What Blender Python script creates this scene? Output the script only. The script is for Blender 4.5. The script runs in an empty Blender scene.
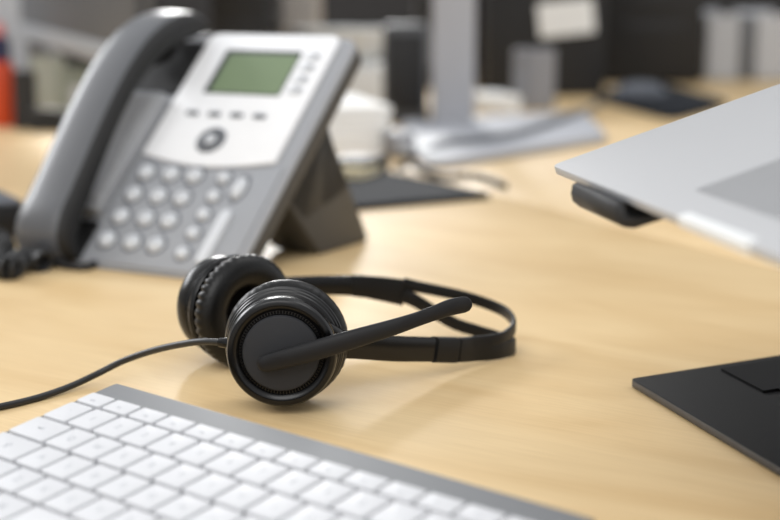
import bpy, bmesh, math, random
from mathutils import Vector, Matrix
random.seed(4)
sc = bpy.context.scene
COL = sc.collection
R = math.radians

# ------------------------------------------------------------------ camera
H, PITCH, F = .2127, R(10.51), 1500.0
cd = bpy.data.cameras.new('camera'); cam = bpy.data.objects.new('camera', cd); COL.objects.link(cam)
cam.location = (0, 0, H); cam.rotation_euler = (math.pi/2 - PITCH, 0, 0)
cd.sensor_width = 36; cd.lens = 36*F/780; cd.clip_start = .02
cd.dof.use_dof = True; cd.dof.focus_distance = .745; cd.dof.aperture_fstop = 5.2
sc.camera = cam

# ------------------------------------------------------------------ light
w = bpy.data.worlds.new('daylight'); sc.world = w; w.use_nodes = True
bg = w.node_tree.nodes['Background']; bg.inputs[0].default_value = (.97, .98, 1, 1); bg.inputs[1].default_value = .88
def area(name, loc, target, sx, sy, power, col=(1, 1, 1)):
    l = bpy.data.lights.new(name, 'AREA'); l.shape = 'RECTANGLE'; l.size = sx; l.size_y = sy; l.energy = power; l.color = col
    o = bpy.data.objects.new(name, l); COL.objects.link(o); o.location = loc
    o.rotation_euler = (Vector(target)-Vector(loc)).to_track_quat('-Z', 'Y').to_euler(); return o
area('window_light', (-.50, 5.3, 1.62), (.05, .8, 0), 1.0, .8, 105, (1, .99, .97))
area('fill_light', (.9, 1.7, 2.3), (-.05, 3.0, 0), 1.2, 1.2, 9, (1, .99, .97))  # added fill that brightens the papers and boxes at the back
area('side_window_light', (-3.3, 3.3, 1.95), (-.2, 1.0, 0), 2.8, 1.2, 110, (.97, .98, 1))
area('fill_light', (-.55, -1.15, 1.75), (.15, .7, 0), 1.5, 1.5, 27, (1, .99, .97))  # added fill from behind the camera, no fixture modelled
sc.view_settings.view_transform = 'Standard'; sc.view_settings.look = 'None'
sc.view_settings.gamma = 1; sc.view_settings.exposure = .05; sc.view_settings.use_curve_mapping = False

# ------------------------------------------------------------------ materials
def lin(c): return tuple(((v/255)/12.92 if v/255 <= .04045 else ((v/255+.055)/1.055)**2.4) for v in c)
def mat(name, rgb, rough=.5, metal=0, spec=.5, coat=0, emit=None, noise=None, bump=None):
    m = bpy.data.materials.new(name); m.use_nodes = True; nt = m.node_tree; b = nt.nodes['Principled BSDF']
    c = lin(rgb) + (1,)
    b.inputs['Base Color'].default_value = c; b.inputs['Roughness'].default_value = rough
    b.inputs['Metallic'].default_value = metal; b.inputs['Specular IOR Level'].default_value = spec
    b.inputs['Coat Weight'].default_value = coat
    tc = nt.nodes.new('ShaderNodeTexCoord')
    n = nt.nodes.new('ShaderNodeTexNoise'); nt.links.new(tc.outputs['Object'], n.inputs['Vector'])
    n.inputs['Scale'].default_value = (noise or (60, .04))[0]; n.inputs['Detail'].default_value = 3
    amt = (noise or (60, .04))[1]
    mx = nt.nodes.new('ShaderNodeMix'); mx.data_type = 'RGBA'
    mx.inputs[6].default_value = tuple(v*(1-amt) for v in c[:3])+(1,); mx.inputs[7].default_value = tuple(min(1, v*(1+amt)) for v in c[:3])+(1,)
    nt.links.new(n.outputs['Fac'], mx.inputs[0]); nt.links.new(mx.outputs[2], b.inputs['Base Color'])
    if bump:
        n2 = nt.nodes.new('ShaderNodeTexNoise'); n2.inputs['Scale'].default_value = bump[0]; n2.inputs['Detail'].default_value = 4
        nt.links.new(tc.outputs['Object'], n2.inputs['Vector'])
        bp = nt.nodes.new('ShaderNodeBump'); bp.inputs['Strength'].default_value = bump[1]; bp.inputs['Distance'].default_value = .0004
        nt.links.new(n2.outputs['Fac'], bp.inputs['Height']); nt.links.new(bp.outputs['Normal'], b.inputs['Normal'])
    if emit:
        b.inputs['Emission Color'].default_value = lin(rgb)+(1,); b.inputs['Emission Strength'].default_value = emit
    return m
def wood(name, ang=0):
    m = bpy.data.materials.new(name); m.use_nodes = True; nt = m.node_tree; b = nt.nodes['Principled BSDF']; L = nt.links.new
    tc = nt.nodes.new('ShaderNodeTexCoord'); mp = nt.nodes.new('ShaderNodeMapping')
    mp.inputs['Rotation'].default_value = (0, 0, ang); L(tc.outputs['Object'], mp.inputs['Vector'])
    # broad, slightly curved growth figure
    s1 = nt.nodes.new('ShaderNodeMapping'); s1.inputs['Scale'].default_value = (3.2, 11, 3); L(mp.outputs[0], s1.inputs['Vector'])
    n1 = nt.nodes.new('ShaderNodeTexNoise'); n1.inputs['Scale'].default_value = 1.6; n1.inputs['Detail'].default_value = 5; n1.inputs['Distortion'].default_value = 1.2
    L(s1.outputs[0], n1.inputs['Vector'])
    s2 = nt.nodes.new('ShaderNodeMapping'); s2.inputs['Scale'].default_value = (22, 480, 20); L(mp.outputs[0], s2.inputs['Vector'])
    n2 = nt.nodes.new('ShaderNodeTexNoise'); n2.inputs['Scale'].default_value = 1; n2.inputs['Detail'].default_value = 3
    L(s2.outputs[0], n2.inputs['Vector'])
    r1 = nt.nodes.new('ShaderNodeValToRGB'); e = r1.color_ramp.elements
    e[0].position = .3; e[0].color = lin((217, 186, 137))+(1,); e[1].position = .72; e[1].color = lin((231, 204, 158))+(1,)
    L(n1.outputs['Fac'], r1.inputs['Fac'])
    r2 = nt.nodes.new('ShaderNodeValToRGB'); e = r2.color_ramp.elements
    e[0].position = .36; e[0].color = (.89, .87, .83, 1); e[1].position = .6; e[1].color = (1, 1, 1, 1)
    L(n2.outputs['Fac'], r2.inputs['Fac'])
    mx = nt.nodes.new('ShaderNodeMix'); mx.data_type = 'RGBA'; mx.blend_type = 'MULTIPLY'; mx.inputs[0].default_value = .42
    L(r1.outputs[0], mx.inputs[6]); L(r2.outputs[0], mx.inputs[7]); L(mx.outputs[2], b.inputs['Base Color'])
    b.inputs['Roughness'].default_value = .42; b.inputs['Specular IOR Level'].default_value = .3
    return m
M = {
 'wood': wood('birch laminate', R(35)), 'wood_far': wood('birch laminate far desk', R(-25)),
 'edge': mat('desk edge band', (205, 176, 130), .5),
 'alu': mat('anodised aluminium', (184, 185, 187), .5, .2, noise=(900, .03)),
 'alu_kb': mat('keyboard aluminium', (116, 118, 121), .55, .2, noise=(900, .03)),
 'pad': mat('trackpad glass', (162, 163, 165), .45, .3),
 'key': mat('white key plastic', (206, 207, 210), .5, 0, .4),
 'legend': mat('grey key lettering', (168, 171, 176), .6),
 'blk_satin': mat('black satin plastic', (11, 11, 12), .42, 0, .28, bump=(2200, .25)),
 'blk_gloss': mat('black semi gloss plastic', (6, 6, 7), .25, 0, .34),
 'blk_matte': mat('charcoal matte plastic', (47, 48, 51), .62, 0, .22, bump=(2600, .4)),
 'leather': mat('black leatherette', (8, 8, 8), .38, 0, .32, bump=(500, .5)),
 'hole': mat('black recess', (7, 7, 8), .9, 0, .1),
 'boom': mat('charcoal soft boom plastic', (25, 25, 27), .5, 0, .28, bump=(2400, .3)),
 'cable': mat('dark cable sheath', (26, 27, 29), .45),
 'ph_grey': mat('phone mid grey plastic', (156, 158, 162), .42, .1),
 'ph_silver': mat('phone silver panel', (238, 239, 241), .42, .0),
 'ph_dark': mat('phone charcoal plastic', (62, 62, 62), .5),
 'ph_key': mat('phone key light grey', (205, 208, 212), .35, 0),
 'ph_ring': mat('phone key surround', (98, 101, 106), .5),
 'handset': mat('graphite handset plastic', (88, 90, 94), .34, .0, .6),
 'handset_dark': mat('handset dark shell and painted shade', (11, 11, 12), .6),  # near-black; also paints the shaded side of the handset
 'lcd': mat('green lcd glass', (112, 130, 98), .45),
 'lcd_frame': mat('lcd dark frame', (52, 54, 60), .5),
 'led': mat('green line lamp', (150, 190, 150), .4),
 'stand': mat('black powder coated steel', (8, 8, 9), .6, 0, .14, bump=(2500, .3)),
 'cupgrey': mat('brushed cup grey', (140, 141, 146), .5),
 'lip': mat('dark grey steel lip', (34, 35, 37), .5, 0, .4),
 'stand_edge': mat('lighter steel edge', (70, 70, 72), .35, .6),  # side faces of the base plate, lighter than its top
 'mon': mat('grey painted monitor foot', (168, 171, 178), .55, 0),
 'mon_neck': mat('grey monitor column', (168, 169, 174), .5, 0),
 'dark': mat('dark grey plastic', (26, 26, 28), .55),
 'black': mat('black plastic', (18, 18, 20), .5),
 'slate': mat('slate black cover', (36, 39, 44), .8, 0, .15),
 'panel': mat('dark grey screen', (76, 77, 80), .45),
 'white': mat('white plastic', (228, 230, 230), .5),
 'paper': mat('white paper', (244, 245, 244), .7),
 'paperline': mat('paper edge grey', (196, 199, 203), .7),
 'cream': mat('cream card', (214, 200, 160), .7),
 'orange': mat('orange plastic', (205, 70, 26), .4),
 'navy': mat('navy cap', (32, 38, 78), .4),
 'pink': mat('pink rubber', (214, 120, 120), .5),
 'sage': mat('pale grey green card', (168, 172, 160), .7),
 'ltgrey': mat('light grey plastic', (186, 188, 192), .5),
 'midgrey': mat('mid grey plastic', (104, 106, 110), .5),
 'wall': mat('dark taupe wall paint', (50, 47, 45), .85, noise=(3, .08)),
 'wall_lt': mat('off white wall paint', (205, 203, 198), .85, noise=(3, .04)),
 'floor': mat('grey carpet', (72, 73, 78), .95, noise=(120, .25)),
 'beige': mat('beige card', (178, 172, 166), .7), 'midgrey2': mat('graphite plastic', (82, 84, 88), .5), 'ltgrey2': mat('silver chin', (150, 152, 155), .4, .2), 'sage2': mat('sage card', (140, 146, 132), .7),
 'paper2': mat('off white pad', (190, 190, 190), .7), 'slate2': mat('grey lid plastic', (88, 92, 100), .5),
 'glass': mat('window pane', (210, 225, 235), .1),
}

# ------------------------------------------------------------------ helpers
def obj(name, bm, m, parent=None, smooth=True, loc=None, rot=None, angle=35):
    me = bpy.data.meshes.new(name)
    bmesh.ops.recalc_face_normals(bm, faces=bm.faces)
    bm.to_mesh(me); bm.free()
    for mm in (m if isinstance(m, (list, tuple)) else [m]): me.materials.append(mm)
    if smooth:
        for p in me.polygons: p.use_smooth = True
        me.set_sharp_from_angle(angle=R(angle))
    o = bpy.data.objects.new(name, me); COL.objects.link(o)
    if loc is not None: o.location = loc
    if rot is not None: o.rotation_euler = rot
    if parent: o.parent = parent
    return o
def thing(name, label, cat, loc=(0, 0, 0), rot=(0, 0, 0), group=None):
    o = bpy.data.objects.new(name, None); COL.objects.link(o); o.location = loc; o.rotation_euler = rot
    o.empty_display_size = .02
    return tag(o, label, cat, group)
def tag(o, label, cat, group=None):
    o['label'] = label; o['category'] = cat
    if group: o['group'] = group
    return o
def struct(o): o['kind'] = 'structure'; return o
def bevel(bm, r, seg=3, ang=20):
    if r <= 0: return
    es = [e for e in bm.edges if len(e.link_faces) == 2 and e.calc_face_angle(0) > R(ang)]
    bmesh.ops.bevel(bm, geom=es, offset=r, segments=seg, profile=.5, affect='EDGES', clamp_overlap=True)
def box(x0, x1, y0, y1, z0, z1, r=0, seg=3, bm=None):
    b2 = bmesh.new(); bmesh.ops.create_cube(b2, size=1)
    for v in b2.verts:
        v.co = Vector(((x0+x1)/2+v.co.x*(x1-x0), (y0+y1)/2+v.co.y*(y1-y0), (z0+z1)/2+v.co.z*(z1-z0)))
    bevel(b2, r, seg)
    return merge(bm, b2)
def merge(bm, b2, mi=None, M4=None):
    if M4 is not None: bmesh.ops.transform(b2, matrix=M4, verts=b2.verts)
    if mi is not None:
        for f in b2.faces: f.material_index = mi
    if bm is None: return b2
    me = bpy.data.meshes.new('t'); b2.to_mesh(me); b2.free(); bm.from_mesh(me); bpy.data.meshes.remove(me); return bm
def rounded(pts, rad, seg=6):
    """round the corners of a 2-D polygon; rad number or list"""
    out = []; n = len(pts)
    for i, p in enumerate(pts):
        r = rad[i] if isinstance(rad, (list, tuple)) else rad
        p = Vector(p); a = Vector(pts[i-1]); b = Vector(pts[(i+1) % n])
        if r <= 0: out.append(tuple(p)); continue
        da = (a-p).normalized(); db = (b-p).normalized(); ang = da.angle(db)
        d = min(r/math.tan(ang/2), (a-p).length*.49, (b-p).length*.49)
        A = p+da*d; B = p+db*d
        for k in range(seg+1):
            t = k/seg; q = A*(1-t)**2 + p*2*t*(1-t) + B*t*t; out.append((q.x, q.y))
    return out
def prism(pts, z0, z1, r=0, seg=2, bm=None, axis='z'):
    b2 = bmesh.new()
    vs = [b2.verts.new((p[0], p[1], z0)) for p in pts]; f = b2.faces.new(vs)
    g = bmesh.ops.extrude_face_region(b2, geom=[f]); vv = [v for v in g['geom'] if isinstance(v, bmesh.types.BMVert)]
    bmesh.ops.translate(b2, verts=vv, vec=(0, 0, z1-z0))
    if r > 0: bevel(b2, r, seg, 50)
    if axis == 'x':   # (p0,p1)->(y,z), extrude along x
        for v in b2.verts: v.co = Vector((v.co.z, v.co.x, v.co.y))
    return merge(bm, b2)
def lathe(prof, n=48, bm=None, fn=None):
    """profile of (r, z) about z; fn(theta, r, z) -> r"""
    b2 = bmesh.new(); rings = []
    for (r, z) in prof:
        if r < 1e-7: rings.append([b2.verts.new((0, 0, z))])
        else:
            ring = []
            for k in range(n):
                t = 2*math.pi*k/n; rr = fn(t, r, z) if fn else r
                ring.append(b2.verts.new((rr*math.cos(t), rr*math.sin(t), z)))
            rings.append(ring)
    for a, b in zip(rings, rings[1:]):
        for k in range(n):
            if len(a) == 1 and len(b) == 1: continue
            if len(a) == 1: b2.faces.new((a[0], b[k], b[(k+1) % n]))
            elif len(b) == 1: b2.faces.new((a[k], a[(k+1) % n], b[0]))
            else: b2.faces.new((a[k], a[(k+1) % n], b[(k+1) % n], b[k]))
    return merge(bm, b2)
def cr(P, n):
    """catmull-rom through tuples of any length"""
    out = []; m = len(P)
    for i in range(m-1):
        p0 = P[max(i-1, 0)]; p1 = P[i]; p2 = P[i+1]; p3 = P[min(i+2, m-1)]
        for k in range(n):
            t = k/n
            out.append(tuple(.5*(2*b + (c-a)*t + (2*a-5*b+4*c-d)*t*t + (3*b-a-3*c+d)*t**3) for a, b, c, d in zip(p0, p1, p2, p3)))
    out.append(tuple(P[-1])); return out
def tube(P, rad, n=12, bm=None, caps=True, round_ends=False):
    """P: list of 3-vectors, rad: number or list"""
    b2 = bmesh.new(); P = [Vector(p) for p in P]; rads = list(rad) if isinstance(rad, (list, tuple)) else [rad]*len(P)
    if round_ends:
        for end in (0, -1):
            p = P[end]; q = P[1] if end == 0 else P[-2]; d = (p-q).normalized(); r = rads[end]
            add = [(p+d*r*math.sin(a), max(r*math.cos(a), r*.05)) for a in (R(30), R(60), R(80), R(89))]
            if end == 0:
                P = [a[0] for a in reversed(add)]+P; rads = [a[1] for a in reversed(add)]+rads
            else:
                P = P+[a[0] for a in add]; rads = rads+[a[1] for a in add]
    up = Vector((0, 0, 1)); rings = []; prev = None
    for i, p in enumerate(P):
        t = (P[min(i+1, len(P)-1)]-P[max(i-1, 0)]).normalized()
        if prev is None:
            x = t.cross(up); x = x.normalized() if x.length > 1e-3 else Vector((1, 0, 0))
        else: x = (prev - t*prev.dot(t)).normalized()
        prev = x; y = t.cross(x)
        rings.append([b2.verts.new(p+(x*math.cos(a)+y*math.sin(a))*rads[i]) for a in [2*math.pi*k/n for k in range(n)]])
    for a, b in zip(rings, rings[1:]):
        for k in range(n): b2.faces.new((a[k], a[(k+1) % n], b[(k+1) % n], b[k]))
    if caps: b2.faces.new(rings[0]); b2.faces.new(rings[-1])
    return merge(bm, b2)
def strip(P, sect, bm=None):
    """P: (x,y,z,half_height,half_thickness); sect: unit section pts (lateral, up)"""
    b2 = bmesh.new(); rings = []
    for i, p in enumerate(P):
        c = Vector(p[:3]); t = (Vector(P[min(i+1, len(P)-1)][:3])-Vector(P[max(i-1, 0)][:3])).normalized()
        lat = t.cross(Vector((0, 0, 1))).normalized(); up = lat.cross(t)
        rings.append([b2.verts.new(c+lat*(s[0]*p[4])+up*(s[1]*p[3])) for s in sect])
    n = len(sect)
    for a, b in zip(rings, rings[1:]):
        for k in range(n): b2.faces.new((a[k], a[(k+1) % n], b[(k+1) % n], b[k]))
    b2.faces.new(rings[0]); b2.faces.new(rings[-1])
    return merge(bm, b2)
def unproj(px, py, z=0.0):
    """the point of the height z that the photograph shows at (px, py)"""
    a, b = px-390, py-260; cp, sp = math.cos(PITCH), math.sin(PITCH)
    d = (a, F*cp-b*sp, -F*sp-b*cp); t = (H-z)/-d[2]
    return Vector((d[0]*t, d[1]*t, z))
def text_bm(s, size, thick=.0001):
    c = bpy.data.curves.new('t', 'FONT'); c.body = s; c.size = size; c.extrude = thick; c.align_x = 'CENTER'; c.align_y = 'CENTER'
    c.resolution_u = 3
    o = bpy.data.objects.new('t', c); COL.objects.link(o)
    me = bpy.data.meshes.new_from_object(o.evaluated_get(bpy.context.evaluated_depsgraph_get()))
    bm = bmesh.new(); bm.from_mesh(me); bpy.data.meshes.remove(me); bpy.data.objects.remove(o); bpy.data.curves.remove(c)
    return bm
def frame(o, origin, x, y, z):
    m = Matrix((Vector(x).normalized(), Vector(y).normalized(), Vector(z).normalized())).transposed().to_4x4()
    m.translation = Vector(origin); o.matrix_world = m; return o

# ------------------------------------------------------------------ the room
FZ = -.74
struct(obj('floor', box(-3.5, 4, -2, 5.6, FZ-.05, FZ), M['floor'], smooth=False))
wb = bmesh.new()
box(-3.5, 4, 5.5, 5.6, FZ, 1.1, bm=wb); box(-3.5, 4, 5.5, 5.6, 2.2, 2.7, bm=wb)
box(-3.5, -1.4, 5.5, 5.6, 1.1, 2.2, bm=wb); box(.4, 4, 5.5, 5.6, 1.1, 2.2, bm=wb)
struct(obj('wall_back', wb, M['wall'], smooth=False))
wf = bmesh.new()
for x0, x1, z0, z1 in ((-1.4, .4, 1.1, 1.16), (-1.4, .4, 2.14, 2.2), (-1.4, -1.34, 1.1, 2.2), (-.53, -.47, 1.1, 2.2), (.34, .4, 1.1, 2.2)): box(x0, x1, 5.5, 5.58, z0, z1, bm=wf)
struct(obj('window_2', wf, M['white'], smooth=False))
wl = bmesh.new()
box(-3.6, -3.5, -2, 5.6, FZ, 1.3, bm=wl); box(-3.6, -3.5, -2, 5.6, 2.6, 2.7, bm=wl)
box(-3.6, -3.5, -2, 1.8, 1.3, 2.6, bm=wl); box(-3.6, -3.5, 4.8, 5.6, 1.3, 2.6, bm=wl)
struct(obj('wall_left', wl, M['wall_lt'], smooth=False))
wf = bmesh.new()
for y0, y1, z0, z1 in ((1.8, 4.8, 1.3, 1.36), (1.8, 4.8, 2.54, 2.6), (1.8, 1.86, 1.3, 2.6), (3.27, 3.33, 1.3, 2.6), (4.74, 4.8, 1.3, 2.6)):
    box(-3.58, -3.5, y0, y1, z0, z1, bm=wf)
struct(obj('window_1', wf, M['white'], smooth=False))

# ------------------------------------------------------------------ desks
S1, S2 = unproj(480, 190), unproj(780, 270)
sd = (S2-S1).normalized(); sn = Vector((-sd.y, sd.x, 0))         # along the seam, and to its far side
if sn.x < 0: sn = -sn
def desk(name, label, pts, m, leg_pts):
    t = thing(name, label, 'desk', (pts[0][0], pts[0][1], FZ))
    o = Vector((pts[0][0], pts[0][1], FZ))
    obj('desktop', prism([(p[0]-o.x, p[1]-o.y) for p in pts], -.028-FZ, -FZ, .0012, 2), m, t)
    for (x, y) in leg_pts:
        obj('leg', box(x-.025-o.x, x+.025-o.x, y-.025-o.y, y+.025-o.y, 0, -.028-FZ, .003), M['ltgrey'], t)
    return t
a0 = S1+sd*1.75; a1 = S1-sd*1.0
near = [(a0.x, a0.y), (a1.x, a1.y), (a1.x-sn.x*1.3, a1.y-sn.y*1.3), (a0.x-sn.x*1.3, a0.y-sn.y*1.3)]
desk('office_desk', 'light birch desk carrying the keyboard, headset and desk phone', near, M['wood'],
     [(p[0]*.93+.07*sum(q[0] for q in near)/4, p[1]*.93+.07*sum(q[1] for q in near)/4) for p in near])
g = .0016
b0 = S1+sd*1.75+sn*g; b1 = S1-sd*1.95+sn*g; b2_ = b1+sn*2.0; b3_ = b0+sn*.9
far = [(b0.x, b0.y), (b1.x, b1.y), (b2_.x, b2_.y), (b3_.x, b3_.y)]
desk('office_desk', 'light birch desk beyond the thin seam, under the silver laptop and grey monitor foot', far, M['wood_far'],
     [(p[0]*.93+.07*sum(q[0] for q in far)/4, p[1]*.93+.07*sum(q[1] for q in far)/4) for p in far])

# ------------------------------------------------------------------ keyboard
KX, KY, KYAW, US, VS, KT, KZ = -.1396, .6765, -.7347, .01821, .0187, .1589, .0245
kb = thing('keyboard', 'silver aluminium computer keyboard with white keys at the bottom left', 'keyboard')
cx, sx = math.cos(KYAW), math.sin(KYAW); ux = Vector((cx, sx, 0)); bk = Vector((-sx*math.cos(KT), cx*math.cos(KT), math.sin(KT)))
frame(kb, (KX, KY, KZ), ux, bk, ux.cross(bk))
W = 14.5*US; D = 5.55*VS; mg = .0050; top = -.0034
# side profile in (local y, local z): thin plate with the thick rounded battery tube along the back
yb = .0198
prof = [(-D-mg, top-.0030), (-D-mg, top-.0006), (-D-mg+.0006, top)]
prof += [(yb-.0035, top), (yb-.0010, top-.0003), (yb-.0002, top-.0012), (yb, top-.0045)]
for k in range(1, 9):
    a = R(90*k/8); prof.append((yb-.0125+.0125*math.cos(a), top-.0045-.0125*math.sin(a)))
prof += [(yb-.019, top-.016), (yb-.024, top-.009), (yb-.028, top-.0045), (-D-mg+.01, top-.0042)]
obj('keyboard_body', prism(prof, -mg, W+mg, 0, axis='x'), M['alu_kb'], kb)
rows = [[(c, 14.5/14) for c in ['esc', 'F1', 'F2', 'F3', 'F4', 'F5', 'F6', 'F7', 'F8', 'F9', 'F10', 'F11', 'F12', '⏏']],
        [(c, 1) for c in "`1234567890-="]+[('delete', 1.5)],
        [('⇥', 1.5)]+[(c, 1) for c in 'QWERTYUIOP[]\\'],
        [('⇪', 1.75)]+[(c, 1) for c in "ASDFGHJKL;'"]+[('return', 1.75)],
        [('⇧', 2.25)]+[(c, 1) for c in 'ZXCVBNM,./']+[('⇧', 2.25)],
        [('fn', 1), ('ctrl', 1), ('alt', 1), ('⌘', 1.25), ('', 5), ('⌘', 1.25), ('alt', 1), ('◀', 1)]]
gap = .0021; cache = {}; lcache = {}
def key(x0, x1, y0, y1, s):
    sz = (round(x1-x0, 5), round(y1-y0, 5))
    if sz not in cache:
        hx, hy = (sz[0]-gap)/2, (sz[1]-gap)/2
        b = prism(rounded([(-hx, -hy), (hx, -hy), (hx, hy), (-hx, hy)], .0014, 4), -.0036, 0, .0005, 3)
        o = obj('key', b, M['key'], kb, angle=60); cache[sz] = o.data
    else:
        o = bpy.data.objects.new('key', cache[sz]); COL.objects.link(o); o.parent = kb
    o.location = ((x0+x1)/2, (y0+y1)/2, 0)
    if s:
        if s not in lcache:
            small = len(s) > 1
            l = obj('legend', text_bm(s, .0030 if small else .0052, .00004), M['legend'], o, smooth=False); lcache[s] = l.data
        else:
            l = bpy.data.objects.new('legend', lcache[s]); COL.objects.link(l); l.parent = o
        l.location = (0, 0 if len(s) == 1 else -hy_off(sz), .00002)
def hy_off(sz): return sz[1]*.12
v = 0
for ri, row in enumerate(rows):
    h = .55 if ri == 0 else 1; u = 0
    for s, wd in row:
        key(u*US, (u+wd)*US, -(v+h)*VS, -v*VS + (.0019 if ri == 0 else 0), s); u += wd
    if ri == 5:
        key(u*US, (u+1)*US, -(v+.5)*VS, -v*VS, '▲'); key(u*US, (u+1)*US, -(v+1)*VS, -(v+.5)*VS, '▼'); u += 1
        key(u*US, (u+1)*US, -(v+1)*VS, -v*VS, '▶')
    v += h

# ------------------------------------------------------------------ headset
hs = thing('headset', 'black office headset with padded ear cups and boom microphone lying on the desk', 'headset')
def cup(origin, axis, pleat):
    """axis points from the outer shell to the cushion; local z = axis"""
    z = Vector(axis).normalized(); x = Vector((0, 0, 1)).cross(z).normalized(); y = z.cross(x)
    e = bpy.data.objects.new('ear_cup', None)
    sh = [(0, .0014), (.0193, .0014), (.0196, .0018), (.0196, .0024), (.0212, .0024), (.0214, .0016), (.0222, .0009), (.0236, .0001), (.0250, 0),
          (.0266, .0007), (.0274, .0020), (.0277, .0045), (.0276, .0085), (.0272, .0100), (.0262, .0108), (.0262, .0120),
          (.0281, .0126), (.0285, .0134), (.0281, .0142), (.0281, .0146), (.0291, .0150), (.0295, .0158), (.0291, .0166), (.0290, .0170),
          (.0300, .0174), (.0303, .0184), (.0298, .0196), (.0290, .0206), (.012, .0206), (0, .0206)]
    bm = lathe(sh, 96)
    o = obj('ear_cup', bm, M['blk_gloss'], hs, angle=28)
    frame(o, origin, x, y, z)
    # ear cushion: a pleated leatherette ring with a dark cloth centre
    cu = [(.012, .0212), (.024, .0206)]
    def sq(t): return t
    n = 22
    for k in range(n+1):
        a = -math.pi*.62 + (math.pi*1.52)*k/n
        cu.append((.0226+.0092*math.cos(a), .0290+.0078*math.sin(a)))
    cu += [(.0136, .0300), (.0132, .0240), (.0132, .0222)]
    def pl(t, r, zz):
        if r > .0268:
            k = max(0, 1-abs(zz-.0235)/.0085)**.6
            return r + pleat*k*(abs(math.sin(20*t+.5*math.sin(5*t)))-.6)
        return r
    c = obj('ear_cushion', lathe(cu, 260, fn=pl), M['leather'], o, angle=60)
    obj('speaker_cloth', lathe([(0, .0235), (.0133, .0230), (.0133, .0215), (0, .0215)], 48), M['hole'], o)
    return o, x, y, z
near_c, nx, ny, nz = cup((-.0538, .7195, .0322), (.03, 1, -.012), .0003)
far_c, fx, fy, fz = cup((-.1005, .8430, .0318), (.66, -.751, -.01), .0016)
# perforations around the hub, and the hub disc (part of the boom pivot)
pf = bmesh.new()
for k in range(84):
    a = 2*math.pi*k/84; b2 = bmesh.new(); bmesh.ops.create_cube(b2, size=1)
    merge(pf, b2, None, Matrix.Rotation(a, 4, 'Z') @ Matrix.Translation((.0204, 0, .00225)) @ Matrix.Diagonal((.0012, .0008, .0005, 1)))
obj('perforated_ring', pf, M['hole'], near_c, smooth=False)
obj('hub_disc', lathe([(0, -.0004), (.0180, -.0004), (.0188, 0), (.0193, .0008), (.0193, .0016), (0, .0016)], 96), M['blk_matte'], near_c)['label'] = 'matte charcoal hub disc'
pf2 = lathe([(0, -.0004), (.0180, -.0004), (.0188, 0), (.0193, .0008), (.0193, .0016), (0, .0016)], 64)
obj('hub_disc', pf2, M['blk_matte'], far_c)
# headband: strip on edge, slotted round the far end
B = [(-.0305, .7440, .0240, .0365, .0030), (-.0180, .7560, .0205, .0340, .0030), (.0020, .7760, .0140, .0276, .0031), (.0222, .7960, .0087, .0221, .0031),
     (.0373, .8100, .0048, .0185, .0030), (.0480, .8190, .0030, .0174, .0016), (.0630, .8310, .0012, .0165, .0013), (.0712, .8460, .0008, .0178, .0012),
     (.0716, .8640, .0012, .0198, .0012), (.0650, .8810, .0028, .0218, .0012), (.0450, .8980, .0080, .0262, .0012), (.0172, .9050, .0140, .0310, .0014),
     (-.0050, .9035, .0195, .0345, .0016), (-.0255, .8990, .0240, .0362, .0028), (-.0550, .8930, .0252, .0368, .0030), (-.0850, .8830, .0255, .0368, .0030), (-.1050, .8680, .0262, .0362, .0028), (-.1090, .8560, .0270, .0356, .0026)]
PT = cr([(x, y, (a+b)/2, (b-a)/2, t) for x, y, a, b, t in B], 12)
SEC = [(-1, -.75), (-.8, -.95), (-.4, -1), (.4, -1), (.8, -.95), (1, -.75), (1, .75), (.8, .95), (.4, 1), (-.4, 1), (-.8, .95), (-1, .75)]
def seg(a, b): return PT[int(a*12):int(b*12)+1]
def sub(P, lo, hi):   # part of the height, lo..hi in -1..1
    return [(x, y, z+hh*(lo+hi)/2, hh*(hi-lo)/2, th) for x, y, z, hh, th in P]
bb = bmesh.new()
strip(seg(4.9, 5.6), SEC, bb); strip(seg(11.4, 12.85), SEC, bb)
UPS = [(.0540, .8240, .0126, .0042, .0013), (.0645, .8335, .0131, .0036, .0013), (.0715, .8480, .0150, .0034, .0013), (.0716, .8650, .0174, .0034, .0012), (.0650, .8820, .0196, .0034, .0012), (.0450, .8985, .0234, .0034, .0012), (.0172, .9050, .0280, .0036, .0013), (.0080, .9045, .0300, .0040, .0014)]
LOS = [(.0540, .8240, .0064, .0046, .0013), (.0640, .8325, .0060, .0048, .0013), (.0712, .8440, .0050, .0044, .0013), (.0712, .8580, .0044, .0038, .0012), (.0640, .8710, .0045, .0036, .0012), (.0520, .8800, .0062, .0036, .0012), (.0374, .8870, .0098, .0038, .0012), (.0172, .9020, .0190, .0042, .0013), (.0080, .9035, .0232, .0044, .0014)]
for q in (UPS, LOS): strip(cr(q, 10), SEC, bb)
obj('headband', bb, M['blk_satin'], hs, angle=40)
s1 = bmesh.new(); strip(seg(0, 3.0), SEC, s1); obj('slider_arm', s1, M['blk_gloss'], hs, angle=40)
j1 = bmesh.new(); strip([(x, y, z, hh*1.05, th*1.15) for x, y, z, hh, th in seg(3.09, 3.92)], SEC, j1)
for q in (.2, .5): pass
obj('joint_block', j1, M['blk_satin'], hs, angle=40)
j2 = bmesh.new(); strip([(x, y, z, hh*1.0, th) for x, y, z, hh, th in seg(4.0, 5)], SEC, j2); obj('band_sleeve', j2, M['blk_satin'], hs, angle=40)
s2 = bmesh.new(); strip(seg(12.9, 17), SEC, s2); obj('slider_arm', s2, M['blk_gloss'], hs, angle=40)
j3 = bmesh.new(); strip([(x, y, z, hh*1.04, th*1.1) for x, y, z, hh, th in seg(12.6, 12.92)], SEC, j3); obj('joint_block', j3, M['blk_satin'], hs, angle=40)
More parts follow.
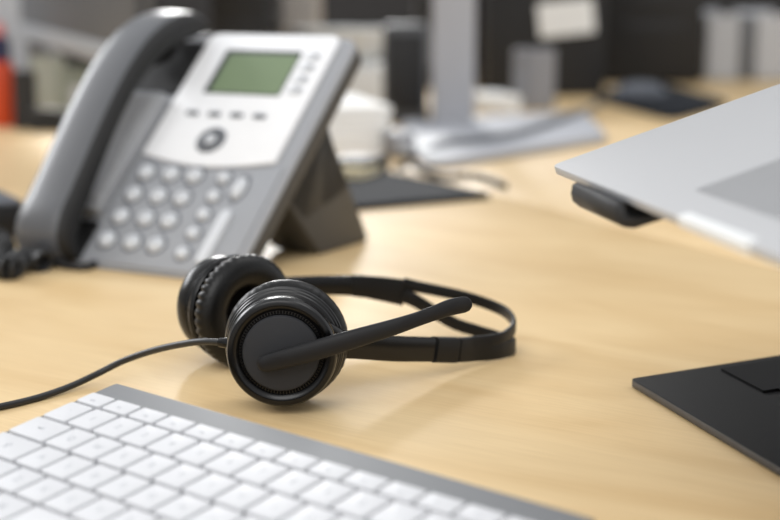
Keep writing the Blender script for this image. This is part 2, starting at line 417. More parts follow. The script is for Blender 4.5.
# yoke that swings out of the near shell towards the band
yk = bmesh.new()
tube(cr([(-.0370, .7290, .0455), (-.0300, .7320, .0405), (-.0235, .7400, .0352), (-.0160, .7540, .0310)], 6), .0043, 12, yk, round_ends=True)
obj('yoke', yk, M['blk_gloss'], hs)
yf = bmesh.new(); tube(cr([(-.1090, .8640, .0313), (-.1075, .8550, .0314), (-.1020, .8470, .0316), (-.0960, .8400, .0318)], 6), .0046, 14, yf, round_ends=True)
obj('yoke', yf, M['blk_gloss'], hs)
# microphone boom
def ray(px, py, y):
    a, b = px-390, py-260; cp, sp = math.cos(PITCH), math.sin(PITCH)
    d = Vector((a, F*cp-b*sp, -F*sp-b*cp)); return Vector((0, 0, H))+d*(y/d.y)
bp = [(266, 363.5, .7145, 9.4), (283, 359.0, .7125, 10.2), (306, 353.0, .7105, 10.6), (330, 346.0, .7095, 10.4), (355, 338.5, .7100, 9.9), (394, 327.0, .7130, 8.6),
      (418, 319, .7165, 7.6), (436, 312.5, .7200, 7.9), (450, 307.5, .7230, 8.7), (464, 304.5, .7250, 8.6)]
pts = []
for px, py, y, r in bp:
    q = ray(px, py, y); pts.append((q.x, q.y, q.z, r*y*1.0/1500))
pts = cr(pts, 6)
bm = tube([p[:3] for p in pts], [p[3] for p in pts], 20, round_ends=True)
for v_ in bm.verts:                                                # slightly flattened front to back
    q = min(pts, key=lambda p: (v_.co.x-p[0])**2+(v_.co.z-p[2])**2); v_.co.y = q[1]+(v_.co.y-q[1])*.52
obj('microphone_boom', bm, M['boom'], hs, angle=60)
# seam at the microphone tip, and its sound port
tp = pts[int(6*7.6)]; tq = pts[int(6*7.6)+1]
# cable with its strain relief
cb = [(-.0800, .7330, .0342)]
for px, py, z in ((205, 341.5, .0330), (180, 344.5, .0285), (150, 351.5, .0205), (122, 361.5, .0125), (97, 374, .0060), (70, 386.5, .0028), (40, 397, .0019), (8, 405, .0019), (-30, 412, .0019), (-90, 416, .0019), (-160, 420, .0019)):
    q = unproj(px, py, z); cb.append(tuple(q))
obj('headset_cable', tube(cr(cb, 8), .0018, 12), M['cable'], hs)
sr = bmesh.new(); q0, q1, q2 = Vector(cb[0])+Vector((.004, .001, -.0003)), Vector(cb[0]), Vector(cb[1])
tube([q0, q1+(q2-q1)*.12, q1+(q2-q1)*.42], [.0030, .0028, .0023], 16, sr, round_ends=False); obj('strain_relief', sr, M['blk_gloss'], hs)

# ------------------------------------------------------------------ desk phone
E1 = Vector((.868, -.496, 0)).normalized(); E2 = Vector((.496, .868, 0)).normalized(); AL = R(43)
EB = E2*math.cos(AL)+Vector((0, 0, math.sin(AL))); EN = -E2*math.sin(AL)+Vector((0, 0, math.cos(AL)))
BL = Vector((-.2328, 1.1135, 0))
phn = thing('desk_phone', 'grey and silver office desk phone with green display propped on its stand', 'phone', BL, (0, 0, math.atan2(E1.y, E1.x)))
ca, sa = math.cos(AL), math.sin(AL)
# body: side profile (q back, z up), extruded across
L = .249; th = .021
bx0, bx1 = -.073, .1360
def qz(b, n_): return (b*ca-n_*sa, b*sa+n_*ca)                      # b along the face, n above it
bb2 = prism(rounded([(bx0, .002), (bx1, .002), (bx1, L), (bx0, L)], [.008, .008, .016, .016], 6), -th, 0, .0045, 3)
for v_ in bb2.verts:
    a, b, n_ = v_.co; q, z = qz(b, n_); v_.co = Vector((a, q, z))
r_ = bmesh.ops.bisect_plane(bb2, geom=bb2.verts[:]+bb2.edges[:]+bb2.faces[:], plane_co=(0, 0, .0006), plane_no=(0, 0, 1), clear_inner=True)
bmesh.ops.contextual_create(bb2, geom=[e for e in r_['geom_cut'] if isinstance(e, bmesh.types.BMEdge)])
body = obj('phone_body', bb2, [M['ph_grey'], M['ph_dark']], phn, angle=50)
for p in body.data.polygons:
    c_, nn = p.center, Vector(p.normal)
    nf = -c_.y*sa + c_.z*ca
    if nf < -.0046: p.material_index = 1
FM = Matrix(((1, 0, 0), (0, ca, sa), (0, -sa, ca))).to_3x3()
def face_obj(name, bm, m, parent=phn, smooth=True, angle=35):
    """bm drawn in face coordinates (a right, b up the face, n out of it)"""
    for v_ in bm.verts:
        a, b, n_ = v_.co; q, z = qz(b, n_); v_.co = Vector((a, q, z))
    return obj(name, bm, m, parent, smooth, angle=angle)
# silver upper panel with a curved lower edge
pp = [(-.0045, .243), (-.0045, .113)]
for k in range(1, 12): t = k/12; pp.append((-.0045+.1265*t, .113-.0085*math.sin(math.pi*t)))
pp += [(.122, .113)]+rounded([(.122, .2465), (-.0045, .2465), (-.0045, .2), (.122, .2)], [.009, .009, 0, 0])[:14]
pp = pp[1:]
panel = face_obj('silver_panel', prism(pp, 0, .0032, .001, 2), M['ph_silver']); panel['label'] = 'bright silver upper panel'
kpl = [(-.0045, .006), (.131, .006), (.131, .1105)]
for k in range(11, 0, -1): t = k/12; kpl.append((-.0045+.1265*t+.002, .1105-.0085*math.sin(math.pi*t)))
kpl += [(-.0045, .1105)]
face_obj('keypad_plate', prism(kpl, 0, .0016, .0006, 2), M['ph_grey'])
sf = face_obj('display_frame', prism(rounded([(.0205, .1790), (.0945, .1790), (.0945, .2275), (.0205, .2275)], .002), .003, .0040, .0003, 1), M['lcd_frame'])
face_obj('display', prism([(.0265, .1800), (.0935, .1800), (.0935, .2225), (.0265, .2225)], .0040, .0043), M['lcd'], sf, smooth=False)
for i, b in enumerate((.2215, .2095, .1970, .1850)):
    k_ = face_obj('line_button', prism(rounded([(.1005, b-.0032), (.1135, b-.0032), (.1135, b+.0032), (.1005, b+.0032)], .0025), .003, .0052, .0006, 2), M['ph_key'])
    face_obj('line_lamp', prism([(.1085, b-.0018), (.1120, b-.0018), (.1120, b+.0018), (.1085, b+.0018)], .0051, .0055), M['ph_ring'], k_, smooth=False)
for i in range(4):
    a = .0225+i*.0216
    face_obj('soft_button', prism(rounded([(a-.0060, .1545), (a+.0060, .1545), (a+.0060, .1588), (a-.0060, .1588)], .0020), .003, .0050, .0006, 2), M['ph_ring'])
def disc(a, b, prof, ex=1, ey=1, n=32):
    bm = lathe(prof, n)
    for v_ in bm.verts: v_.co = Vector((a+v_.co.x*ex, b+v_.co.y*ey, v_.co.z))
    return bm
nv = face_obj('navigation_pad', disc(.0545, .1300, [(0, .0050), (.0050, .0050), (.0056, .0042), (.0068, .0042), (.0076, .0054), (.0112, .0052), (.0128, .0040), (.0130, .003), (0, .003)], 1.02, 1), M['ph_ring'])
face_obj('select_button', disc(.0545, .1300, [(0, .0062), (.0040, .0060), (.0048, .0050), (0, .0045)]), M['ph_key'], nv)
def pbutton(a, b, s=1.0, ex=1.0, ey=1.0, mark=None):
    rg = face_obj('button_surround', disc(a, b, [(0, .0016), (.0072*s, .0016), (.0078*s, .0022), (.0090*s, .0021), (.0095*s, .0014), (0, .0012)], ex, ey, 24), M['ph_ring'])
    k_ = face_obj('key', disc(a, b, [(0, .0060), (.0032*s, .0058), (.0058*s, .0046), (.0068*s, .0030), (.0070*s, .0016), (0, .0016)], ex, ey, 24), M['ph_key'], rg)
    return rg
for ri, b in enumerate((.0945, .0722, .0500, .0270)):
    for ci, a in enumerate((.0100, .0342, .0568)):
        pbutton(a, b)
        ch = '123456789*0#'[ri*3+ci]
        tb = text_bm(ch, .0042, .00005)
        for v_ in tb.verts: v_.co += Vector((a-.0, b+.0, .0061))
        face_obj('digit', tb, M['midgrey'], [o for o in phn.children if o.name.startswith('button_surround')][-1], smooth=False)
for b in (.0945, .0762, .0585, .0406, .0218): pbutton(.0845, b, .80)
pbutton(.1030, .0860, .86, .9, 1.75)
face_obj('volume_rocker', prism(rounded([(.1000, .0140), (.1095, .0140), (.1095, .0640), (.1000, .0640)], .0045), .0012, .0048, .001, 2), M['ph_key'])
# cradle trough with the ribbed speaker grille
face_obj('cradle_step', prism(rounded([(-.066, .048), (-.008, .048), (-.008, .172), (-.066, .172)], .006), -.001, .011, .002, 2), M['ph_grey'])
face_obj('cradle_dark_plate', prism(rounded([(-.068, .178), (-.007, .178), (-.007, .238), (-.068, .238)], .005), -.001, .0012, .0004, 1), M['handset_dark'])  # flat near-black plate in place of a sunken hollow
face_obj('cradle_dark_plate', prism(rounded([(-.068, .006), (-.007, .006), (-.007, .044), (-.068, .044)], .005), -.001, .0012, .0004, 1), M['handset_dark'])  # same flat near-black plate at the lower end
gr = bmesh.new()
for k in range(26): b = .058+k*.0042; box(-.060, -.0100, b, b+.0022, .0108, .0124, .0004, 1, gr)
face_obj('speaker_grille', gr, M['ltgrey'])
# stand leg: a wedge that props the back
lg = [(.085, .0515), (.146, .1060), (.157, .0850), (.209, .004), (.207, .0005), (.140, .0005), (.132, .003)]
up_ = [(.085, .0515), (.146, .1060), (.157, .0850), (.180, .0500), (.168, .0440), (.112, .0300)]
sb = prism(up_, -.030, .128, .002, 2, axis='x')
for a_, b_ in ((.084, .128), (-.030, .012)): prism(lg, a_, b_, .003, 2, sb, axis='x')
sl = obj('stand_leg', sb, M['ph_dark'], phn, angle=50); sl['label'] = 'dark arched stand leg'
obj('rubber_foot', prism(rounded([(-.065, -.0), (-.04, -.0), (-.04, .012), (-.065, .012)], .003), 0, .003), M['black'], phn)

# handset in the cradle
hn = thing('phone_handset', 'curved graphite handset resting in the left cradle of the desk phone', 'handset', BL, (0, 0, math.atan2(E1.y, E1.x)))
HP = [(.004, -.001, .006), (.010, .014, .011), (.022, .0215, .0135), (.045, .0260, .0125), (.080, .0330, .0110), (.120, .0395, .0105), (.160, .0425, .0110), (.195, .0385, .0125), (.222, .0275, .0135), (.240, .0150, .0115), (.248, .0050, .006)]
HS = cr([(b, n_, t_) for b, n_, t_ in HP], 5)
hb = bmesh.new(); rings = []
for i, (b, n_, t_) in enumerate(HS):
    p = HS[min(i+1, len(HS)-1)]; q = HS[max(i-1, 0)]; tv = Vector((p[0]-q[0], p[1]-q[1])).normalized(); nv_ = Vector((-tv.y, tv.x))
    u_ = i/(len(HS)-1); wd = .0245+.0035*abs(2*u_-1)**1.5; 
    if i in (0, len(HS)-1): wd *= .8
    if i in (1, len(HS)-2): wd *= .93
    ring = []
    for k in range(28):
        a = 2*math.pi*k/28; c_, s_ = math.cos(a), math.sin(a)
        X = wd*math.copysign(abs(c_)**.62, c_); Y = t_*math.copysign(abs(s_)**.75, s_)
        ring.append(hb.verts.new((-.0310+X, b+nv_.x*Y, n_+nv_.y*Y)))
    rings.append(ring)
for a, b in zip(rings, rings[1:]):
    for k in range(28):
        f = hb.faces.new((a[k], a[(k+1) % 28], b[(k+1) % 28], b[k]))
        if k >= 14 or k <= 3: f.material_index = 1  # underside and right flank coloured black to paint their shade
hb.faces.new(rings[0]); hb.faces.new(rings[-1])
# lift so that the ends seat on the cradle
for v_ in hb.verts: v_.co.z += .0035
face_obj('handset_shell', hb, [M['handset'], M['handset_dark']], hn, angle=60)
for b, nm in ((.034, 'mouthpiece'), (.216, 'earpiece')):
    face_obj(nm, disc(-.0375, b, [(0, .0085), (.012, .0085), (.016, .011), (.018, .018), (0, .018)]), M['handset_dark'], hn)
# coiled cord from the foot of the handset out to the left
def coil(path, r, rw, turns):
    P = cr(path, 14); n = len(P); out = []
    tot = turns*14
    for i in range(tot+1):
        t = i/tot*(n-1); k = min(int(t), n-2); fr = t-k
        c = Vector(P[k]).lerp(Vector(P[k+1]), fr); tv = (Vector(P[k+1])-Vector(P[k])).normalized()
        x = tv.cross(Vector((0, 0, 1))).normalized(); y = x.cross(tv); a = 2*math.pi*i/14
        out.append(c+x*r*math.cos(a)+y*r*math.sin(a))
    return tube(out, rw, 6)
inv = hn.matrix_basis.inverted()
cp_ = [tuple(inv @ unproj(*q)) for q in ((44, 262, .008), (26, 258, .009), (10, 268, .009), (-4, 262, .009), (4, 246, .012), (-14, 236, .012), (-60, 240, .009), (-120, 250, .009))]
obj('coiled_cord', coil(cp_, .0074, .0018, 40), M['cable'], hn)
ln = [tuple(inv @ unproj(*q)) for q in ((98, 262, .004), (86, 267, .003), (70, 266, .003), (52, 262, .004), (40, 256, .008))]
obj('cord_plug', tube(cr(ln, 5), .0028, 10, round_ends=True), M['dark'], hn)

# ------------------------------------------------------------------ laptop on its stand
SCL = .88
C = Vector((.0886*SCL, .80*SCL, H-(H-.116)*SCL)); U = Vector((.19, -.982, 0)).normalized(); T = R(18)
Wd = Vector((.982*math.cos(T), .19*math.cos(T), math.sin(T))).normalized(); N = U.cross(Wd); 
if N.z < 0: N = -N
# local frame: x along the front edge to the viewer's right, y towards the hinge, z out of the deck
lap = thing('laptop', 'open silver laptop raised on a black stand at the right', 'laptop')
frame(lap, C, U, Wd, N)
LW, LD = .377, .262
bd = prism(rounded([(-.003, -.001), (LW, -.001), (LW, LD), (-.003, LD)], .0055, 8), -.0042, 0, .0006, 2)
# wedge: thicker toward the hinge
for v_ in bd.verts:
    if v_.co.z < -.002: v_.co.z -= .009*v_.co.y/LD
obj('laptop_base', bd, M['alu'], lap, angle=40)
obj('trackpad', prism(rounded([(.1300, .0170), (.2470, .0170), (.2470, .0990), (.1300, .0990)], .002), -.0002, .00012), M['pad'], lap, smooth=False)
nt = prism(rounded([(.1570, -.0018), (.2185, -.0018), (.2185, .0034), (.1570, .0034)], [0, 0, .0022, .0022]), -.0040, .00015, .0002, 1)  # white block paints the highlight that catches on the scoop
obj('finger_notch', nt, M['white'], lap)['label'] = 'finger scoop in the front edge, highlight painted white'
kd = prism(rounded([(.05, .115), (LW-.05, .115), (LW-.05, .225), (.05, .225)], .003), -.0002, .00025)
for r_ in range(6):
    for c_ in range(14):
        x_ = .0525+c_*.0195; y_ = .1165+r_*.0181; box(x_, x_+.0172, y_, y_+.0158, .0002, .0011, 0, 1, kd)
obj('keyboard_deck', kd, M['black'], lap, smooth=False)
lid = prism(rounded([(0, 0), (LW, 0), (LW, .245), (0, .245)], .011, 6), 0, .005, .0008, 2)
lo = obj('laptop_lid', lid, M['alu'], lap, loc=(0, LD-.004, .003), rot=(R(75), 0, 0))
obj('screen', prism([(.01, .012), (LW-.01, .012), (LW-.01, .236), (.01, .236)], .0050, .0052), M['black'], lo, smooth=False)

std = thing('laptop_stand', 'black metal laptop stand with flat base plate and curved lip under the laptop', 'laptop stand')
P0 = unproj(630, 379.5, .004); P1 = unproj(780, 469, .004); P2 = unproj(728, 364, .004)
du = (P1-P0).normalized(); dv = (P2-P0).normalized()
def q2(a, b): p = P0+du*a+dv*b; return (p.x, p.y)
bp_ = obj('base_plate', prism(rounded([q2(0, 0), q2(.24, 0), q2(.24, .26), q2(0, .26)], [.005, .01, .01, .01]), .0006, .0046, .0005, 2), [M['stand'], M['stand_edge']], std, angle=40)
for p in bp_.data.polygons:
    if abs(p.normal.z) < .5: p.material_index = 1
O0 = unproj(721, 365.5, .0075); O1 = unproj(772, 392, .0075); ou = (O1-O0).normalized()
def q3(a, b): p = O0+ou*a+dv*b; return (p.x, p.y)
obj('hinge_plate', prism(rounded([q3(0, 0), q3(.047, 0), q3(.047, .010), q3(.16, .012), q3(.16, .17), q3(0, .17)], .0008), .0046, .0060, 0), M['stand'], std, angle=40)
# two arms, each ending in a J-shaped lip that holds the front edge
def lip(u0, u1):
    pr_ = [(-.0042, -.0030), (-.0072, -.0034), (-.0090, -.0070), (-.0092, -.0105), (-.0070, -.0140), (-.0030, -.0158), (.0030, -.0160), (.17, -.0250), (.17, -.0215), (.0040, -.0128), (-.0015, -.0120), (-.0042, -.0098)]
    b = prism(pr_, u0, u1, .0004, 1, axis='x'); return b
la = obj('support_lip', lip(.0470, .1060), [M['lip'], M['stand_edge']], std, angle=60)
frame(la, C+N*.0028, U, Wd, N)
lb = obj('support_lip', lip(.297, .362), M['stand'], std, angle=60); frame(lb, C+N*.0028, U, Wd, N)
# post from the hinge plate up to the arms
pa = Vector((*q3(.03, .12), .007)); A = C+U*.048+Wd*.15-N*.0245; Bm = C+U*.329+Wd*.15-N*.0245
st = bmesh.new(); tube([A, Bm], .006, 14, st); obj('cross_bar', st, M['stand'], std)
st = bmesh.new(); pc = C+U*.17+Wd*.15-N*.0245
pq = Vector((*q3(.08, .15), .0072)); tube([pq+Vector((0, 0, -.001)), pq.lerp(pc, .5)+Vector((.02, 0, 0)), pc], .011, 16, st); obj('post', st, M['stand'], std)

# ------------------------------------------------------------------ things behind
# the black folder
t = thing('pouch', 'small black zipped pouch between the phone stand and the cream notepad', 'pouch', unproj(346, 180), (0, 0, R(-20)))
obj('pouch_body', box(-.026, .026, 0, .07, 0, .022, .006, 4), M['black'], t)
obj('zip', box(-.024, .024, -.001, .001, .012, .014), M['midgrey'], t)
t = thing('power_adapter', 'light grey power adapter left of the monitor foot', 'adapter', unproj(404, 158), (0, 0, R(15)))
obj('adapter_body', box(-.016, .016, 0, .07, 0, .030, .005, 3), M['cupgrey'], t)
obj('adapter_plug', box(-.008, .008, -.010, .001, .008, .020, .001, 1), M['ltgrey'], t)
fo = unproj(492, 199); fx_ = Vector((-.86, -.51, 0)); fy_ = Vector((-.51, .86, 0))
def quad(o, a, b, la_, lb_): return [(o+a*i*la_+b*j*lb_).to_2d().to_tuple() for i, j in ((0, 0), (1, 0), (1, 1), (0, 1))]
fl = thing('folder', 'flat slate black folder lying behind the desk phone stand', 'folder')
obj('cover', prism(rounded(quad(fo, fx_, fy_, .20, .36), .004), 0, .0015, .0004, 1), M['slate'], fl)
obj('inner_sheets', prism(quad(fo+fx_*.004+fy_*.004, fx_, fy_, .19, .35), .0015, .0045), M['dark'], fl, smooth=False)
obj('cover', prism(rounded(quad(fo, fx_, fy_, .20, .36), .004), .0045, .006, .0004, 1), M['slate'], fl)
# grey monitor
mn = thing('monitor', 'grey desktop monitor on a tall column with wide flat foot', 'monitor')
fp = [unproj(424, 173), unproj(607, 143), unproj(585, 118), unproj(400, 128)]
obj('monitor_foot', prism(rounded([(p.x, p.y) for p in fp], [.03, .05, .05, .03]), .0003, .012, .003, 3), M['mon'], mn, angle=40)
nk = unproj(453, 131); obj('monitor_column', prism(rounded([(nk.x-.0310, nk.y), (nk.x+.0310, nk.y-.006), (nk.x+.0310, nk.y+.03), (nk.x-.0310, nk.y+.036)], .008), .011, .66, .001, 1), M['mon_neck'], mn, angle=40)
obj('monitor_back', box(nk.x-.32, nk.x+.32, nk.y-.05, nk.y-.006, .46, .86, .012, 3), M['dark'], mn)
cw = [tuple(unproj(*q)) for q in ((600, 104, .014), (560, 119, .0170), (520, 132, .0170), (480, 139, .0170), (448, 142, .0170), (428, 150, .012), (412, 156, .005), (398, 150, .005), (388, 140, .005))]
tag(obj('power_cable', tube(cr(cw, 6), .0045, 10), M['midgrey']), 'grey cable curving across the foot of the grey monitor', 'cable')
cw = [tuple(unproj(*q)) for q in ((398, 168, .012), (410, 164, .008), (422, 170, .005), (440, 176, .005), (462, 176, .004), (484, 178, .004), (505, 186, .004))]
tag(obj('power_cable', tube(cr(cw, 6), .0038, 10), M['dark']), 'dark thin cable lying behind the black folder', 'cable')
# papers and a white bowl behind the phone
def stack(name, label, cat, px, py, la_, lb_, ang, layers, z=0, group=None):
    o = unproj(px, py, z); t = thing(name, label, cat, o, (0, 0, R(ang)), group)
    zz = 0
    for i, (hgt, m, j) in enumerate(layers):
        b = prism([(j, j*.5), (la_+j, -j*.3), (la_+j*.4, lb_), (j*.6, lb_+j)], zz, zz+hgt)
        obj('sheet_bundle', b, M[m], t, smooth=False); zz += hgt
    return t
stack('paper_stack', 'tall stack of white papers behind the right side of the desk phone', 'papers', 322, 156, .085, .22, 14,
      [(.012, 'paper', 0), (.002, 'paperline', .004), (.016, 'paper', -.004), (.002, 'paperline', .003), (.014, 'paper', .002), (.002, 'paperline', -.002), (.012, 'paper', .004)])
stack('cream_notepad', 'small cream notepad lying on the black folder', 'notepad', 362, 179, .055, .10, 70, [(.004, 'cream', 0), (.002, 'paperline', .002), (.003, 'cream', 0)], z=.006)
bw = thing('bowl', 'shallow white bowl standing on a white box behind the desk phone', 'bowl', unproj(352, 78, .06))
cup_ = thing('storage_box', 'white box underneath the shallow white bowl behind the phone', 'box', unproj(352, 112))
obj('box_body', box(-.075, .065, 0, .16, 0, .075, .004), M['paper'], cup_)
bw.location = cup_.location + Vector((-.012, .085, .075))
obj('bowl_body', lathe([(0, .004), (.045, .004), (.070, .018), (.088, .045), (.091, .060), (.088, .060), (.084, .046), (.066, .022), (.04, .010), (0, .010)], 40), M['white'], bw)
obj('foot_ring', lathe([(.03, 0), (.042, 0), (.044, .0045), (.028, .0045), (.03, 0)], 32), M['white'], bw)
# grey roll to the right of the bowl
rl = thing('tape_roll', 'grey roll of tape standing beside the white bowl', 'tape', unproj(408, 107, 0))
rb = lathe([(.018, 0), (.036, 0), (.038, .003), (.038, .045), (.036, .048), (.018, .048), (.018, 0)], 36)
obj('roll', rb, M['midgrey'], rl, loc=(0, 0, .062+.042), rot=(R(90), 0, R(20)))
obj('dispenser', box(-.034, .034, -.050, .004, 0, .066, .006), M['dark'], rl)

# computer towers, boxes and clutter in the dark background
def atY(px, py, Y):
    a, b = px-390, py-260; cp, sp = math.cos(PITCH), math.sin(PITCH)
    d = Vector((a, F*cp-b*sp, -F*sp-b*cp)); return Vector((0, 0, H))+d*(Y/d.y)
def stand(name, label, cat, px0, px1, base_py, group=None, ang=0):
    """an Empty on the desk, and half the width that spans px0..px1 there"""
    p0, p1 = unproj(px0, base_py), unproj(px1, base_py)
    t = thing(name, label, cat, (p0+p1)/2, (0, 0, R(ang)), group)
    return t, (p1.x-p0.x)/2, p0.y
t, hw, Y = stand('computer_tower', 'black computer tower directly behind the top edge of the desk phone', 'computer', 213, 269, 118)
obj('case', box(-hw, hw, 0, .34, .004, .42, .004), M['black'], t)
for z in (.12, .20): obj('drive_bay', box(-hw*.8, hw*.8, -.003, .002, z, z+.035, .001), M['dark'], t)
t, hw, Y = stand('document_box', 'pale beige document box between the black tower and the white bowl', 'box', 273, 318, 100)
obj('box_body', box(-hw, hw, 0, .2, 0, .30, .004), M['beige'], t)
obj('box_label', box(-hw*.4, hw*.4, -.002, .001, .205, .25), M['paper'], t)
t, hw, Y = stand('loudspeaker', 'small dark grey speaker to the left of the grey monitor column', 'speaker', 383, 428, 124)
obj('speaker_case', box(-hw, hw, 0, .08, 0, .15, .008), M['midgrey2'], t)
obj('speaker_grille', box(-hw*.8, hw*.8, -.003, .001, .02, .135, .001), M['dark'], t)
t, hw, Y = stand('computer_tower', 'tall black computer tower half hidden by the grey monitor column', 'computer', 418, 470, 88)
obj('case', box(-hw, hw, 0, .34, .004, .44, .004), M['black'], t)
obj('drive_bay', box(-hw*.8, hw*.8, -.003, .001, .26, .29, .001), M['dark'], t)
# black box with the tilted white label
t, hw, Y = stand('equipment_case', 'black equipment case with a white label to the right of the monitor column', 'case', 486, 604, 96)
obj('case_body', box(-hw, hw, 0, .42, 0, .34, .006), M['dark'], t)
c = atY(566, 18, Y); c1 = atY(597, 18, Y); hl = (c1.x-c.x)*.9
tilt = R(6)
pl_ = prism(rounded([(-hl, -.032), (hl, -.032), (hl, .032), (-hl, .032)], .006), 0, .004, .001, 1)
obj('white_label', pl_, M['paper'], t, loc=(c.x-t.location.x, -.001, c.z), rot=(math.pi/2, -tilt, 0))
t, hw, Y = stand('pen_cup', 'brushed grey cylinder cup in front of the black equipment case', 'cup', 514, 557, 110)
obj('cup_body', lathe([(0, 0), (hw*.9, 0), (hw, .004), (hw, .098), (hw-.002, .100), (hw-.004, .096), (hw-.004, .006), (0, .006)], 40), M['cupgrey'], t, loc=(0, hw, 0))
# white sheets on the monitor foot side
t, hw, Y = stand('paper_sheet', 'loose white papers behind the foot of the grey monitor', 'papers', 478, 520, 113)
for k in range(4):
    b_ = box(-hw, hw, -.01, .12, k*.007, k*.007+.0066); obj('sheet_bundle', b_, M['paper'], t, smooth=False, rot=(0, 0, R(k*4)))
# second black tower and the light grey organisers at the right
t, hw, Y = stand('computer_tower', 'wide black computer tower behind the laptop at the upper right', 'computer', 602, 702, 84)
obj('case', box(-hw, hw, 0, .40, .004, .44, .006), M['black'], t)
for z in (.10, .16): obj('drive_bay', box(-hw*.6, hw*.6, -.003, .002, z, z+.03, .001), M['dark'], t)
for i, (a_, b_) in enumerate(((705, 739), (753, 796))):
    t, hw, Y = stand('magazine_file', ['light grey upright file next to the wide black tower', 'light grey upright file cut by the right edge of the photo, above the laptop'][i], 'file box', a_, b_, 80, 'light grey upright files')
    hgt = atY(720, 15, Y).z
    o_ = bmesh.new(); box(-hw, hw, 0, .004, 0, hgt, .001, 1, o_); box(-hw, -hw+.004, 0, .22, 0, hgt*.96, .001, 1, o_); box(hw-.004, hw, 0, .22, 0, hgt*.96, .001, 1, o_); box(-hw, hw, .216, .22, 0, hgt*1.05, .001, 1, o_); box(-hw, hw, 0, .22, 0, .004, .001, 1, o_)
    obj('file_shell', o_, M['ltgrey'], t)
    pb = bmesh.new()
    for k in range(6): box(-hw*.8+k*hw*.26, -hw*.8+k*hw*.26+hw*.2, .008, .21, .004, hgt*.93, .0, 1, pb)
    obj('papers_inside', pb, M['paper'], t, smooth=False)
t, hw, Y = stand('book', 'dark grey book standing between the two light grey files', 'book', 740, 752, 80)
obj('book_cover', box(-hw, hw, .004, .20, 0, .14, .002), M['midgrey'], t)
# dark flat case and a mouse on the far desk
cs = thing('laptop_sleeve', 'dark grey flat sleeve lying on the far desk above the silver laptop edge', 'sleeve')
pts_ = [unproj(672, 122), unproj(728, 107), unproj(655, 86), unproj(594, 101)]
obj('sleeve_body', prism(rounded([(p.x, p.y) for p in pts_], .02), 0, .012, .004, 2), M['slate'], cs)
ms = unproj(640, 95, .012)
m_ = thing('computer_mouse', 'dark grey computer mouse resting on the dark grey sleeve', 'mouse', (ms.x, ms.y, .012))
bm = bmesh.new(); bmesh.ops.create_uvsphere(bm, u_segments=24, v_segments=14, radius=1)
for v_ in bm.verts: v_.co = Vector((v_.co.x*.050, v_.co.y*.032, max(v_.co.z, -.05)*.024+.0012))
obj('mouse_shell', bm, M['slate2'], m_)
obj('scroll_wheel', lathe([(0, -.003), (.007, -.003), (.008, 0), (.007, .003), (0, .003)], 20), M['black'], m_, loc=(.030, 0, .0170), rot=(R(90), 0, 0))

# left background
t = thing('display', 'wide dark screen with a light grey chin above the clutter at upper left', 'monitor')
zb = .120; A_ = atY(27, 0, 2.64); A_ = unproj(27, 38, zb); B_ = unproj(122, 68, zb); d_ = (B_-A_).normalized(); A_ = A_; Lm = (B_-A_).length+.14
nrm = Vector((-d_.y, d_.x, 0)); 
if nrm.y > 0: nrm = -nrm
pn = bmesh.new(); bx_ = box(0, Lm, -.012, .012, 0, .026, .003, 2); o_ = obj('chin', bx_, M['ltgrey2'], t); 
def fr(o): return frame(o, A_, d_, -nrm if True else nrm, (0, 0, 1))
yv = Vector((0, 0, 1)).cross(d_)
for nm, bb_, mm in (('screen_panel', box(0, Lm, -.010, .012, .026, .42, .003, 2), 'panel'),):
    frame(obj(nm, bb_, M[mm], t), A_, d_, yv, (0, 0, 1))
frame(o_, A_, d_, yv, (0, 0, 1))
p_ = A_+d_*.10
obj('stand_column', box(p_.x-.015, p_.x+.015, p_.y+.012, p_.y+.035, .004, .30, .003), M['midgrey'], t)
obj('stand_base', box(p_.x-.06, p_.x+.06, p_.y-.02, p_.y+.10, 0, .006, .003), M['midgrey'], t)
t, hw, Y = stand('glue_bottle', 'orange bottle with navy cap and pink tip at the far left edge', 'bottle', -16, 14, 128)
obj('bottle_body', lathe([(0, 0), (hw*.95, 0), (hw, .004), (hw, .070), (hw*.92, .088), (hw*.6, .1), (0, .1)], 36), M['orange'], t, loc=(0, hw, 0))
obj('bottle_cap', lathe([(0, .098), (hw*.72, .098), (hw*.72, .128), (hw*.5, .134), (0, .134)], 30), M['navy'], t, loc=(0, hw, 0))
obj('bottle_tip', lathe([(0, .134), (hw*.42, .134), (hw*.42, .146), (hw*.2, .154), (0, .155)], 24), M['pink'], t, loc=(0, hw, 0))
t, hw, Y = stand('pen_holder', 'black narrow pen holder beside the orange bottle', 'pen holder', 14, 34, 130)
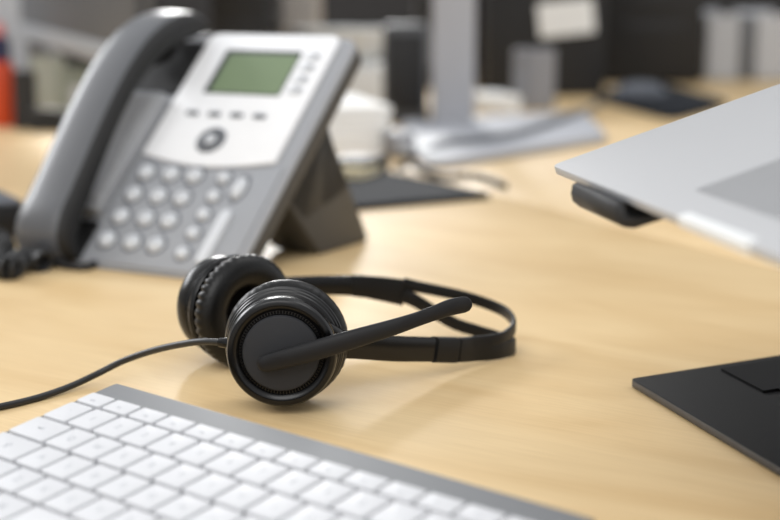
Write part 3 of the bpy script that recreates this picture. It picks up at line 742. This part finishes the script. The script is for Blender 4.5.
obj('holder_body', prism(rounded([(-hw, 0), (hw, 0), (hw, .03), (-hw, .03)], .003), 0, .085, .001, 1), M['dark'], t)
t, hw, Y = stand('stapler', 'black stapler in front of the pale cards at upper left', 'stapler', 30, 92, 132)
obj('stapler_base', box(-hw, hw, 0, .03, 0, .010, .003), M['black'], t)
obj('stapler_arm', prism(rounded([(-hw, .012), (hw*.9, .010), (hw*.9, .020), (hw*.2, .030), (-hw, .034)], .004), 0, .024, .002, 1), M['black'], t, loc=(0, .027, 0), rot=(R(90), 0, 0))
for i, (a_, b_, py, m, hh, lab, an) in enumerate(((32, 66, 120, 'sage', .100, 'pale grey green card propped between the orange bottle and the phone handset', 8), (56, 92, 122, 'sage2', .085, 'pale sage folder leaning behind the black stapler', -12), (72, 108, 128, 'paper2', .062, 'small off white pad upright beside the phone handset', 10))):
    t, hw, Y = stand('upright_card', lab, 'card', a_, b_, py, 'pale cards behind the handset', an)
    obj('card_sheet', box(-hw, hw, 0, .006, 0, hh, .001, 1), M[m], t, rot=(R(-9), 0, 0))
    obj('card_back', box(-hw*.95, hw*.95, .010, .013, 0, hh*.9, .0005, 1), M['paperline'], t, rot=(R(-14), 0, 0))
t, hw, Y = stand('storage_box', 'light grey storage box at the extreme upper left corner', 'box', -70, 30, 104)
obj('box_body', box(-hw, hw, 0, .25, 0, .24, .006), M['ltgrey'], t)
obj('box_lid', box(-hw-.004, hw+.004, -.004, .254, .24, .27, .004), M['white'], t)
t, hw, Y = stand('equipment_case', 'dark grey case low behind the pale cards at upper left', 'case', 30, 215, 110)
obj('case_body', box(-hw, hw, .35, .6, 0, .10, .006), M['dark'], t)
# grey topped black device at the left edge next to the coiled cord
t = thing('card_reader', 'black device with grey top at the left edge beside the coiled cord', 'device', unproj(28, 237))
obj('device_body', prism(rounded([(0, 0), (-.04, .075), (-.15, .03), (-.11, -.045)], .006), .001, .026, .003, 2), M['black'], t)
obj('device_top', prism(rounded([(-.002, .001), (-.041, .073), (-.148, .029), (-.109, -.043)], .006), .0262, .031, .002, 2), M['slate2'], t)
